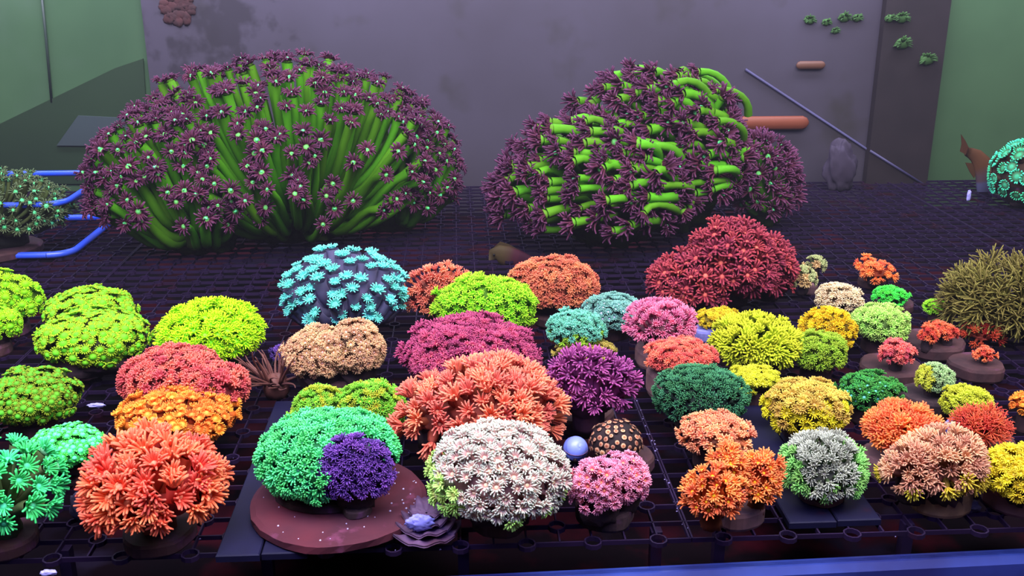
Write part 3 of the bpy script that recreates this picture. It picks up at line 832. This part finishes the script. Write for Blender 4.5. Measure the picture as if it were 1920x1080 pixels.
# ------------------------------------------------------------------ pink coral, button dome, violet tuft, tray coral
coral('rosy pink flower coral on a dark plug in front of the button covered dome', [(1068, 862, 1180, 968), (1110, 853, 1218, 950)], 'flower', 25, ((160, 70, 90), (225, 110, 120), (250, 150, 110), (228, 112, 136), (242, 160, 186)), c=1.0, plug=0.014, plug_mat=M_ROCK, plug_box=(1078, 930, 1190, 978), ry=0.8)
coral('dark dome coral covered in cream and orange round buttons beside the blue shell', (1102, 784, 1206, 872), 'button', 14, ((50, 26, 30), (230, 180, 140), (170, 90, 60), (80, 44, 48), (60, 30, 36)), c=0.9, plug=0.012, base_col=(36, 20, 24), plug_box=(1120, 832, 1226, 892), dens=0.9, plug_mat=M_PLUG, amp=0.05, lean=0, var=0.4)
coral('tiny violet coral tuft left of the peach coral', (506, 648, 542, 678), 'fine', 13, ((60, 36, 100), (90, 60, 140), (120, 90, 170), (88, 58, 140), (120, 90, 180)), c=1.0, plug=0.004, plug_mat=M_ROCK)

# ------------------------------------------------------------------ black tiles under the front corals, big round disc
M_TILE = mat_noise('black_tile', (10, 9, 34), (14, 13, 44), 30, 0.65, 0.1, spec=0.2, extra=[((46, 10, 24), 22, 0.62, 0.72)])


def tile(px0, px1, ytop, label, zt=0.0055):
    a, b, t = at_z(*px0), at_z(*px1), at_z(*ytop)
    me = bpy.data.meshes.new('black_tile')
    V, Fc = [], []
    g, e = 0.0006, 0.0008
    y0 = (a.y + b.y) / 2
    cx, cy = (a.x + b.x) / 2, (y0 + t.y) / 2
    hx, hy = (b.x - a.x) / 2 - g, (t.y - y0) / 2
    for q, z in ((0, 0.0002), (0, zt - e), (e, zt)):
        V += [(sx * (hx - q), sy * (hy - q), z) for sx, sy in ((-1, -1), (1, -1), (1, 1), (-1, 1))]
    Fc = [(3, 2, 1, 0), (8, 9, 10, 11)] + [(r * 4 + i, r * 4 + (i + 1) % 4, r * 4 + 4 + (i + 1) % 4, r * 4 + 4 + i) for r in range(2) for i in range(4)]
    o = obj('black_tile', mesh('black_tile', V, Fc, M_TILE, smooth=False), None, (cx, cy, 0))
    tag(o, label, 'tile', 'black tiles lying on the grid')


tile((403, 1056), (489, 1052), (517, 762), 'long black tile whose left half sticks out beside the round brown disc')
tile((489, 1052), (578, 1047), (595, 758), 'black tile mostly covered by the big round brown disc')
tile((1478, 993), (1569, 989), (1400, 770), 'black tile with clean front corner under the pale lilac and green dome')
tile((1569, 989), (1652, 984), (1490, 765), 'black tile with red stained front corner right of the pale lilac dome')

TZ = 0.0058
M_DISC = mat_noise('brown_disc', (78, 26, 38), (58, 22, 36), 18, 0.85, 0.4, extra=[((90, 40, 64), 60, 0.62, 0.72)])
pc = at_z(636, 932, TZ + DISC_T)
pr = 162 * (pc - EYE).dot(FWD) / F
dr = thing('coral_disc', 'big round brown disc on black tiles carrying the mint and violet corals', 'disc', (pc.x, pc.y, TZ))
v, f = disc_geo(pr, DISC_T, 3.3, n=48, wob=0.06)
obj('disc_slab', mesh('disc_slab', v, f, M_DISC, smooth=False), dr)
V, Fc = [], []
rg = random.Random(5)
for _ in range(46):
    a, q = rg.uniform(0, 6.28), pr * math.sqrt(rg.uniform(0.3, 0.85))
    v, f = lump_geo((q * math.cos(a), q * math.sin(a), DISC_T + 0.0002), (rg.uniform(.0004, .0009),) * 3, -1, 3, 0.2, 1)
    b = len(V); V += v; Fc += [tuple(b + i for i in t) for t in f]
tag(obj('white_grains', mesh('white_grains', V, Fc, mat_noise('white_grain', (210, 200, 230), (160, 150, 190))), dr), kind='stuff')

# ------------------------------------------------------------------ shells
M_SNAIL = mat_noise('bluish_shell', (112, 128, 226), (140, 156, 240), 10, 0.35, 0.05, spec=0.5)
M_DARK = mat_noise('dark_flesh', (20, 14, 20), (34, 20, 26), 20, 0.6)
M_LINE = mat_noise('shell_line', (120, 80, 110), (90, 60, 100), 40, 0.5)


def snail(px, py, rpx, label, tilt):
    p = at_z(px, py, 0.012)
    r = rpx * (p - EYE).dot(FWD) / F
    root = thing('snail_shell', label, 'shell', (p.x, p.y, 0), 'bluish round shells')
    V, Fc = [], []
    n, m = 40, 26
    q = Matrix.Rotation(tilt, 3, 'Z') @ Matrix.Rotation(math.radians(62), 3, 'X')
    for j in range(m + 1):
        th = math.pi * j / m
        for i in range(n):
            ph = 2 * math.pi * i / n
            turn = (ph / (2 * math.pi) + th / math.pi * 2.4) % 1.0           # a shallow spiral seam
            k = 1 - 0.05 * max(0, 1 - abs(turn - 0.5) * 9)
            d = q @ Vector((math.sin(th) * math.cos(ph), math.sin(th) * math.sin(ph), math.cos(th) * 0.94))
            V.append((d.x * r * k, d.y * r * k, r * 0.98 + d.z * r * k))
    for j in range(m):
        for i in range(n):
            Fc.append((j * n + i, (j + 1) * n + i, (j + 1) * n + (i + 1) % n, j * n + (i + 1) % n))
    obj('shell_whorl', mesh('shell_whorl', V, Fc, M_SNAIL), root)
    pts = [Vector((math.cos(a) * math.cos(.25 * math.sin(a * 1.3)) * r, math.sin(a) * r, r * (1.12 + .22 * math.sin(a * 1.1)))) for a in [(-2.9 + 2.5 * t / 15) for t in range(16)]]
    pts = [Vector((0, 0, r)) + (p_ - Vector((0, 0, r))).normalized() * r * 0.995 for p_ in pts]
    V, Fc = [], []
    tube_geo(pts, [r * 0.03] * 16, 5, V, Fc)
    obj('growth_line', mesh('growth_line', V, Fc, M_LINE), root)
    v, f = lump_geo((-.1 * r, -r * 0.86, r * 0.45), (r * .16, r * .16, r * .2), 0, 8, 0.2, 2)
    obj('aperture', mesh('aperture', v, f, M_DARK), root)


snail(1079, 838, 24, 'smooth bluish white round shell next to the button covered dome', 0.4)
snail(1791, 795, 19, 'bluish round shell half hidden by the red spiky coral', 1.2)

p = at_z(800, 1010, 0.0)
sc_ = (p - EYE).dot(FWD) / F
root = thing('oyster_shell', 'frilly purple brown shell with a white lump inside at the front edge of the grid', 'shell', (p.x, p.y, 0))
M_OYS = mat_noise('purple_shell', (66, 46, 70), (104, 78, 112), 30, 0.7, 0.5, extra=[((70, 40, 60), 30, 0.5, 0.65)])
for li, (R_, zoff, ph0, tilt) in enumerate(((60, 0.003, 0.0, -0.05), (51, 0.007, 0.5, 0.0), (42, 0.011, 1.1, 0.12), (32, 0.014, 0.3, 0.2))):
    V, Fc = [], []
    n, m = 54, 7
    for sgn in (0, 1):
        for j in range(m):
            for i in range(n):
                a = 2 * math.pi * i / n
                r = R_ * sc_ * (j + 0.4) / (m - 0.6)
                u = j / (m - 1)
                fr = math.sin(a * 9 + ph0 * 5) * 0.5 + math.sin(a * 4 + ph0) * 0.4
                rr = r * (1 + 0.16 * u * u * fr)
                z = zoff + u * u * 0.004 * fr + u * 0.003 + math.sin(u * 14) * 0.0006 + rr * math.sin(a) * math.tan(tilt) * 0.5
                V.append((rr * math.cos(a), rr * math.sin(a) * 0.95 + li * 0.003, max(0.0005, z + (0.0016 if sgn else 0))))
    for j in range(m - 1):
        for i in range(n):
            i2 = (i + 1) % n
            Fc.append((j * n + i, j * n + i2, (j + 1) * n + i2, (j + 1) * n + i)[::-1])
            b = m * n
            Fc.append((b + j * n + i, b + j * n + i2, b + (j + 1) * n + i2, b + (j + 1) * n + i))
    for i in range(n):
        i2 = (i + 1) % n
        Fc.append(((m - 1) * n + i, (m - 1) * n + i2, 2 * m * n - n + i2, 2 * m * n - n + i))
        Fc.append((i, m * n + i, m * n + i2, i2))
    obj('shell_frill', mesh('shell_frill', V, Fc, M_OYS), root)
V, Fc = [], []
rg = random.Random(3)
v, f = lump_geo((-0.004, -0.008, 0.018), (25 * sc_, 9 * sc_, 0.006), 0.001, 16, 0.4, 8, 4)
obj('white_lump', mesh('white_lump', v, f, mat_noise('white_growth', (120, 120, 200), (140, 140, 214), 60, 0.7, 0.4), smooth=True), root)


def stone(px, py, w, h, label, m, name='stone', cat='stone', seed=1, z=0.0, depth=None, group=None):
    p = at_z(px, py, z + 0.004)
    s = (p - EYE).dot(FWD) / F
    v, f = lump_geo((0, 0, h * s * 0.5), (w * s * 0.5, (depth or w) * s * 0.4, h * s * 0.62), 0.0, 16, 0.45, seed, 2.2)
    o = obj(name, mesh(name, v, f, m), None, (p.x, p.y, z))
    tag(o, label, cat, group)
    return o


M_GREY = mat_noise('grey_rubble', (66, 60, 84), (44, 38, 54), 60, 0.85, 0.5)
M_WHITE = mat_noise('white_chip', (170, 165, 226), (130, 130, 200), 60, 0.7, 0.2)
stone(163, 968, 46, 62, 'grey knobbly stone leaning beside the large coral red colony', M_GREY, seed=4)
stone(1822, 948, 34, 18, 'small bluish grey crumb of rubble between the tan and yellow corals', M_GREY, seed=6)
stone(90, 1068, 30, 9, 'white chip lying on the grid at the bottom left corner', M_WHITE, name='chip', cat='chip', seed=9, depth=12)
stone(180, 756, 32, 7, 'thin pale chip on the grid left of the rosy red coral', M_WHITE, name='chip', cat='chip', seed=12, depth=10)
stone(1816, 372, 7, 18, 'tiny upright white chip near the back of the grid beside the fish', M_WHITE, name='chip', cat='chip', seed=15)

# ------------------------------------------------------------------ dim anemone
p = at_z(520, 744, 0.0)
s = (p - EYE).dot(FWD) / F
root = thing('sea_anemone', 'dim brown anemone with thin curling tentacles left of the peach coral plug', 'anemone', (p.x, p.y, 0))
M_ANE = mat_noise('brown_anemone', (96, 54, 44), (78, 46, 44), 30, 0.6, 0.1)
v, f = lump_geo((0, 0, 0.010), (0.012, 0.012, 0.014), 0.0005, 12, 0.15, 2)
obj('column', mesh('column', v, f, M_ANE), root)
rg = random.Random(8)
for k in range(38):
    a = rg.uniform(math.pi * 0.35, math.pi * 1.75) if k % 4 else rg.uniform(0, 6.28)
    el = rg.uniform(0.15, 1.2)
    b0 = Vector((math.cos(a) * 0.009, math.sin(a) * 0.009, 0.016))
    d0 = Vector((math.cos(a) * math.cos(el), math.sin(a) * math.cos(el), math.sin(el)))
    L = rg.uniform(0.024, 0.042)
    sw = Vector((-math.sin(a), math.cos(a), 0)) * rg.uniform(-0.012, 0.012)
    e0 = b0 + d0 * L + sw + Vector((0, 0, rg.uniform(-.004, .006)))
    e0.z = max(0.003, e0.z)
    pts = bez(Vector((0, 0, 0)), d0 * L * 0.4, d0 * L * 0.8, e0 - b0, 7)
    V, Fc = [], []
    tube_geo(pts, [0.0017 * (1 - 0.75 * i / 6) for i in range(7)], 5, V, Fc)
    obj('tentacle', mesh('tentacle', V, Fc, M_ANE), root, b0)

# ------------------------------------------------------------------ clear tray at the left with its coral
M_EDGE = mat_noise('blue_acrylic_edge', (40, 82, 225), (58, 84, 190), 20, 0.3, 0.0, spec=0.5)
mt = bpy.data.materials.new('clear_acrylic')
nt, pn = nodes_of(mt)
tr = nt.nodes.new('ShaderNodeBsdfTransparent')
tr.inputs[0].default_value = (0.92, 0.94, 1.0, 1)
nt.links.new(tr.outputs[0], nt.nodes['Material Output'].inputs[0])
fa, fb = at_z(-60, 492, 0.004), at_z(112, 471, 0.004)
yf = (fa.y + fb.y) / 2
sx = (fb - EYE).dot(FWD) / F
x1, x0 = fb.x + 0.022, fb.x - 0.30
zr = EYE.z + ray(80, 384).z * (yf / ray(80, 384).y)
yb = yf + 0.20
tray = thing('clear_tray', 'clear acrylic tray with glowing blue edges holding the green mouthed coral', 'tray', ((x0 + x1) / 2, (yf + yb) / 2, 0))
ox, oy = (x0 + x1) / 2, (yf + yb) / 2


def loop(z, r):
    c = 0.030
    pts = []
    for cx, cy, a0 in ((x1 - c, yf + c, -90), (x1 - c, yb - c, 0), (x0 + c, yb - c, 90), (x0 + c, yf + c, 180)):
        for k in range(7):
            a = math.radians(a0 + 15 * k)
            pts.append(Vector((cx + c * math.cos(a) - ox, cy + c * math.sin(a) - oy, z)))
    pts.append(pts[0].copy())
    return pts


for nm, z, r in (('top_rim', zr, 0.0042), ('bottom_rim', 0.0055, 0.0048)):
    V, Fc = [], []
    L_ = loop(z, r)
    tube_geo(L_, [r] * len(L_), 8, V, Fc, cap=False)
    obj(nm, mesh(nm, V, Fc, M_EDGE), tray)
V, Fc = [], []
A, B = loop(0.008, 0), loop(zr - 0.003, 0)
for i in range(len(A)):
    V += [A[i], B[i]]
Fc = [(2 * i, 2 * i + 2, 2 * i + 3, 2 * i + 1) for i in range(len(A) - 1)]
Fc.append(tuple(2 * i for i in range(len(A) - 1))[::-1])
obj('side_pane', mesh('side_pane', V, Fc, mt), tray)
long_coral('brown coral with bright green mouths inside the clear tray', (-170, 312, 135, 470), 26, ((96, 110, 60), (90, 190, 120), (100, 240, 150), (78, 90, 56), (104, 124, 84)), 130, inner=0.5, stalk_w=0.30, c=0.9, plug=0.012, mouth_mat=M_MOUTH, ry=0.6,
           kw=dict(n=14, rd=0.2, lt=0.3, e0=60, e1=10, th=0.05), inner_c=(0, 0, -0.3), lean=0.5, base_col=(40, 40, 24))

# ------------------------------------------------------------------ fish
M_EYE = mat_noise('fish_eye', (10, 8, 10), (24, 20, 24), 30, 0.2)


def fish(pxpts, widths, depth_y, ramp, label, fins, eye, flat=0.45):
    s = depth_y / F * 1.04
    pts = [at_y(x, y, depth_y) for x, y in pxpts]
    o0 = pts[len(pts) // 2]
    root = thing('fish', label, 'fish', o0)
    m = mat_polyp('fish_skin', *ramp, var=0.0)
    V, Fc, S = [], [], []
    n = len(pts)
    for i, p in enumerate(pts):
        t = (pts[min(n - 1, i + 1)] - pts[max(0, i - 1)]).normalized()
        sd = t.cross(Vector((0, 1, 0))).normalized()
        for k in range(12):
            a = 2 * math.pi * k / 12
            V.append(p - o0 + sd * math.cos(a) * widths[i] * s + Vector((0, 1, 0)) * math.sin(a) * widths[i] * s * flat); S.append(i / (n - 1))
    for i in range(n - 1):
        for k in range(12):
            Fc.append((i * 12 + k, i * 12 + (k + 1) % 12, (i + 1) * 12 + (k + 1) % 12, (i + 1) * 12 + k))
    Fc += [tuple(range(12)), tuple((n - 1) * 12 + k for k in range(12))[::-1]]
    obj('body', mesh('body', V, Fc, m, S), root)
    for nm, poly, sg in fins:
        q = [at_y(x, y, depth_y) - o0 for x, y in poly]
        k = len(q)
        V = [v + Vector((0, -0.0008, 0)) for v in q] + [v + Vector((0, 0.0008, 0)) for v in q]
        Fc = [tuple(range(k)), tuple(range(k, 2 * k))[::-1]] + [(i, (i + 1) % k, k + (i + 1) % k, k + i) for i in range(k)]
        obj(nm, mesh(nm, V, Fc, m, [sg] * (2 * k), smooth=False), root)
    if eye:
        c = at_y(eye[0], eye[1], depth_y) - o0 + Vector((0, -eye[3] * s * flat, 0))
        v, f = lump_geo(c, (eye[2] * s,) * 3, -9, 8, 0, 1)
        obj('eye', mesh('eye', v, f, M_EYE), root)


BR, BG = (92, 58, 36), (84, 84, 116)
fish([(1812, 284), (1820, 287), (1830, 292), (1840, 305), (1848, 325), (1850, 345), (1848, 362), (1844, 378), (1841, 388)], [8, 10, 13, 17, 20, 20, 17, 11, 4], 1.66, (BR, BR, (88, 68, 74), BG, (70, 72, 100)),
     'brown tailed fish with bluish grey body swimming head down by the teal coral', [('tail_fin', [(1818, 280), (1810, 264), (1802, 252), (1803, 270), (1800, 284), (1813, 291)], 0.05), ('side_fin', [(1832, 318), (1822, 306), (1810, 305), (1818, 322), (1826, 334)], 0.1)], (1843, 374, 2.4, 9))
fish([(918, 488), (924, 478), (934, 476), (948, 480), (962, 484), (976, 487), (990, 489), (1002, 490), (1010, 490)], [2, 12, 18, 21, 20, 17, 12, 8, 6], 1.30, ((70, 56, 34), (66, 46, 34), (66, 28, 42), (58, 22, 40), (50, 20, 34)),
     'dim maroon striped fish with a yellowish head behind the orange brown coral', [('dorsal_fin', [(926, 464), (938, 453), (954, 458), (972, 468), (984, 476), (940, 474)], 0.15), ('tail_fin', [(1004, 486), (1020, 474), (1026, 490), (1020, 506), (1004, 495)], 0.9)], (926, 476, 2.2, 15))

# ------------------------------------------------------------------ things on the back wall, reflections built as solids among them
def bar(px0, px1, py, h, col, label):  # orange reflection in the glass, modelled as a solid bar
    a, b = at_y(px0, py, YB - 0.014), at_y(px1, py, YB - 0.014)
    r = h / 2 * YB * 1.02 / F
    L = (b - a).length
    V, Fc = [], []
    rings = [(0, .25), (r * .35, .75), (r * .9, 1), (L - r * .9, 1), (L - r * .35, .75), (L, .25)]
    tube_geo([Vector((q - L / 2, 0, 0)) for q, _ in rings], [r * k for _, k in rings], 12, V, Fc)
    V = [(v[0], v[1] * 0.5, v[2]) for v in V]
    root = thing('orange_reflection_bar', label, 'bar', ((a.x + b.x) / 2, YB - 0.0135 - r * 0.5, a.z), 'orange reflections built as bars on the grey back panel')
    obj('bar_body', mesh('bar_body', V, Fc, mat_noise('orange_reflection', col, tuple(v * 0.9 for v in col), 8, 0.5)), root)
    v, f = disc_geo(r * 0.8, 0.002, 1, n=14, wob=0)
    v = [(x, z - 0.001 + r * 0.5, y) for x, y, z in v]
    obj('reflection_backing', mesh('reflection_backing', v, f, M_POST, smooth=False), root)


bar(1312, 1514, 231, 26, (118, 60, 38), 'wide orange bar shaped reflection on the grey panel behind the swept big coral')
bar(1492, 1546, 122, 15, (92, 60, 44), 'short dull orange bar shaped reflection high on the grey panel near the dark post')

a, m_, b = at_y(1398, 130, YB - 0.0145), at_y(1626, 280, YB - 0.0145), at_y(1738, 350, YB - 0.0315)  # slanting edge of a reflection, modelled as a thin tube
V, Fc = [], []
o0 = m_.copy()
m2 = at_y(1632, 283, YB - 0.0315)
tube_geo([a - o0, m_ - o0, m2 - o0, b - o0], [0.0022] * 4, 8, V, Fc)
tag(obj('reflected_edge', mesh('reflected_edge', V, Fc, mat_noise('blue_grey_reflection', (60, 57, 86), (54, 50, 76), 10, 0.5)), None, o0), 'thin bluish reflected edge slanting across the grey panel and the dark post', 'tube')
V, Fc = [], []
a, m_, b = at_y(76, -30, YB - 0.003), at_y(86, 70, YB - 0.003), at_y(97, 192, YB - 0.003)
tube_geo([a - m_, Vector((0, 0, 0)), b - m_], [0.0022] * 3, 8, V, Fc)
tag(obj('power_cable', mesh('power_cable', V, Fc, mat_noise('dark_cable', (36, 50, 40), (44, 56, 48), 10, 0.5)), None, m_), 'thin dark cable hanging down the green glass at far left', 'cable')

M_TUFT = mat_noise('green_reflection', (54, 92, 36), (42, 74, 30), 20, 0.7)  # reflections of green corals in the glass, modelled as solid tufts
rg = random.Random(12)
for (px, py, w, on, lab) in ((1518, 38, 24, 0, 'dull green tuft shaped reflection high on the grey panel, farthest from the dark post'), (1549, 42, 20, 0, 'dull green tuft shaped reflection on the grey panel, second farthest from the post'), (1583, 33, 26, 0, 'dull green tuft shaped reflection on the grey panel, third farthest from the post'),
                            (1607, 34, 22, 0, 'dull green tuft shaped reflection on the grey panel next to the dark post'), (1566, 58, 18, 0, 'small green tuft shaped reflection below the row of tufts on the grey panel'), (1668, 35, 22, 1, 'green tuft shaped reflection at the top of the dark post, near its left edge'),
                            (1690, 34, 30, 1, 'brightest green tuft shaped reflection at the top of the dark post'), (1692, 82, 34, 1, 'wide green tuft shaped reflection at half height of the tufts on the dark post'), (1738, 112, 34, 1, 'lowest green tuft shaped reflection near the right edge of the dark post')):
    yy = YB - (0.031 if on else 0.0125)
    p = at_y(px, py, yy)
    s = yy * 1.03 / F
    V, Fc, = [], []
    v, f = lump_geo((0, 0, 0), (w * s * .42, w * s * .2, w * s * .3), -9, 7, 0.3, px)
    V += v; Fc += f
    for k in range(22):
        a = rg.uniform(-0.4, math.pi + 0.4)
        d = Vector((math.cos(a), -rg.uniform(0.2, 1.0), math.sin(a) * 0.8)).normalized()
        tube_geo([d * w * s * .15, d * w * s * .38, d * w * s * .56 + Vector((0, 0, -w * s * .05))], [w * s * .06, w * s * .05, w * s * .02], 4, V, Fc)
    tag(obj('reflection_tuft', mesh('reflection_tuft', V, Fc, M_TUFT), None, p), lab, 'algae', 'green reflections built as tufts on the back panel and post')

# rust patch on the panel, lilac stone at the post's foot, dark and grey reflections built as slabs on the green glass
p = at_y(333, 14, YB - 0.0125)
s = YB * 1.02 / F
V, Fc = [], []
rg = random.Random(31)
for k in range(34):
    a, q = rg.uniform(0, 6.28), math.sqrt(rg.random())
    v, f = lump_geo((math.cos(a) * q * 26 * s, 0, math.sin(a) * q * 24 * s), (rg.uniform(7, 12) * s, 3 * s, rg.uniform(6, 11) * s), -9, 7, 0.4, k)
    b = len(V); V += v; Fc += [tuple(b + i for i in t) for t in f]
o = tag(obj('algae_crust', mesh('algae_crust', V, Fc, mat_noise('rust_algae', (62, 32, 30), (44, 26, 26), 60, 0.9, 0.4)), None, p), 'rust brown crusty patch at the top of the grey panel', 'algae')
stone(1572, 352, 58, 82, 'lilac smooth stone standing at the foot of the dark post', mat_noise('lilac_stone', (52, 44, 60), (46, 38, 52), 10, 0.8), seed=21, depth=30)


def slab(poly, y, m, name):
    q = [at_y(x, yy, y) for x, yy in poly]
    c = sum(q, Vector()) / len(q)
    k = len(q)
    V = [v - c for v in q] + [v - c + Vector((0, 0.003, 0)) for v in q]
    Fc = [tuple(range(k))[::-1], tuple(range(k, 2 * k))] + [(i, (i + 1) % k, k + (i + 1) % k, k + i)[::-1] for i in range(k)]
    return obj(name, mesh(name, V, Fc, m, smooth=False), None, c)


o = slab([(-120, 290), (0, 232), (215, 128), (268, 110), (284, 345), (-120, 345)], YB - 0.0045, mat_noise('dark_green_reflection', (36, 54, 32), (30, 46, 28), 3, 0.5), 'green_reflection_sheet')  # dark reflection in the glass, built as a coloured sheet
tag(o, 'dark green sheet shaped reflection with a slanting top edge against the green glass at left', 'sheet')
o = slab([(106, 273), (146, 217), (232, 221), (250, 274)], YB - 0.008, mat_noise('grey_green_reflection', (52, 64, 64), (48, 58, 58), 3, 0.6), 'grey_reflection_slab')  # greyish reflection, likewise built as a thin coloured slab
tag(o, 'small grey slanted reflection on the dark green one behind the big left coral', 'slab')

# ------------------------------------------------------------------ water haze
hz = bpy.data.materials.new('water_haze')
hz.use_nodes = True
nt = hz.node_tree
nt.nodes.remove(nt.nodes['Principled BSDF'])
vs = nt.nodes.new('ShaderNodeVolumeScatter')
vs.inputs['Color'].default_value = (0.80, 0.80, 1.0, 1)
vs.inputs['Density'].default_value = 0.022
vs.inputs['Anisotropy'].default_value = 0.2
nt.links.new(vs.outputs[0], nt.nodes['Material Output'].inputs['Volume'])
V, Fc = [], []
box_geo(-1.45, 1.65, 0.66, YB - 0.035, -0.05, 0.62, V, Fc)
tag(obj('water', mesh('water', V, Fc, hz, smooth=False)), kind='structure')

SC.collection.children.link(COL)
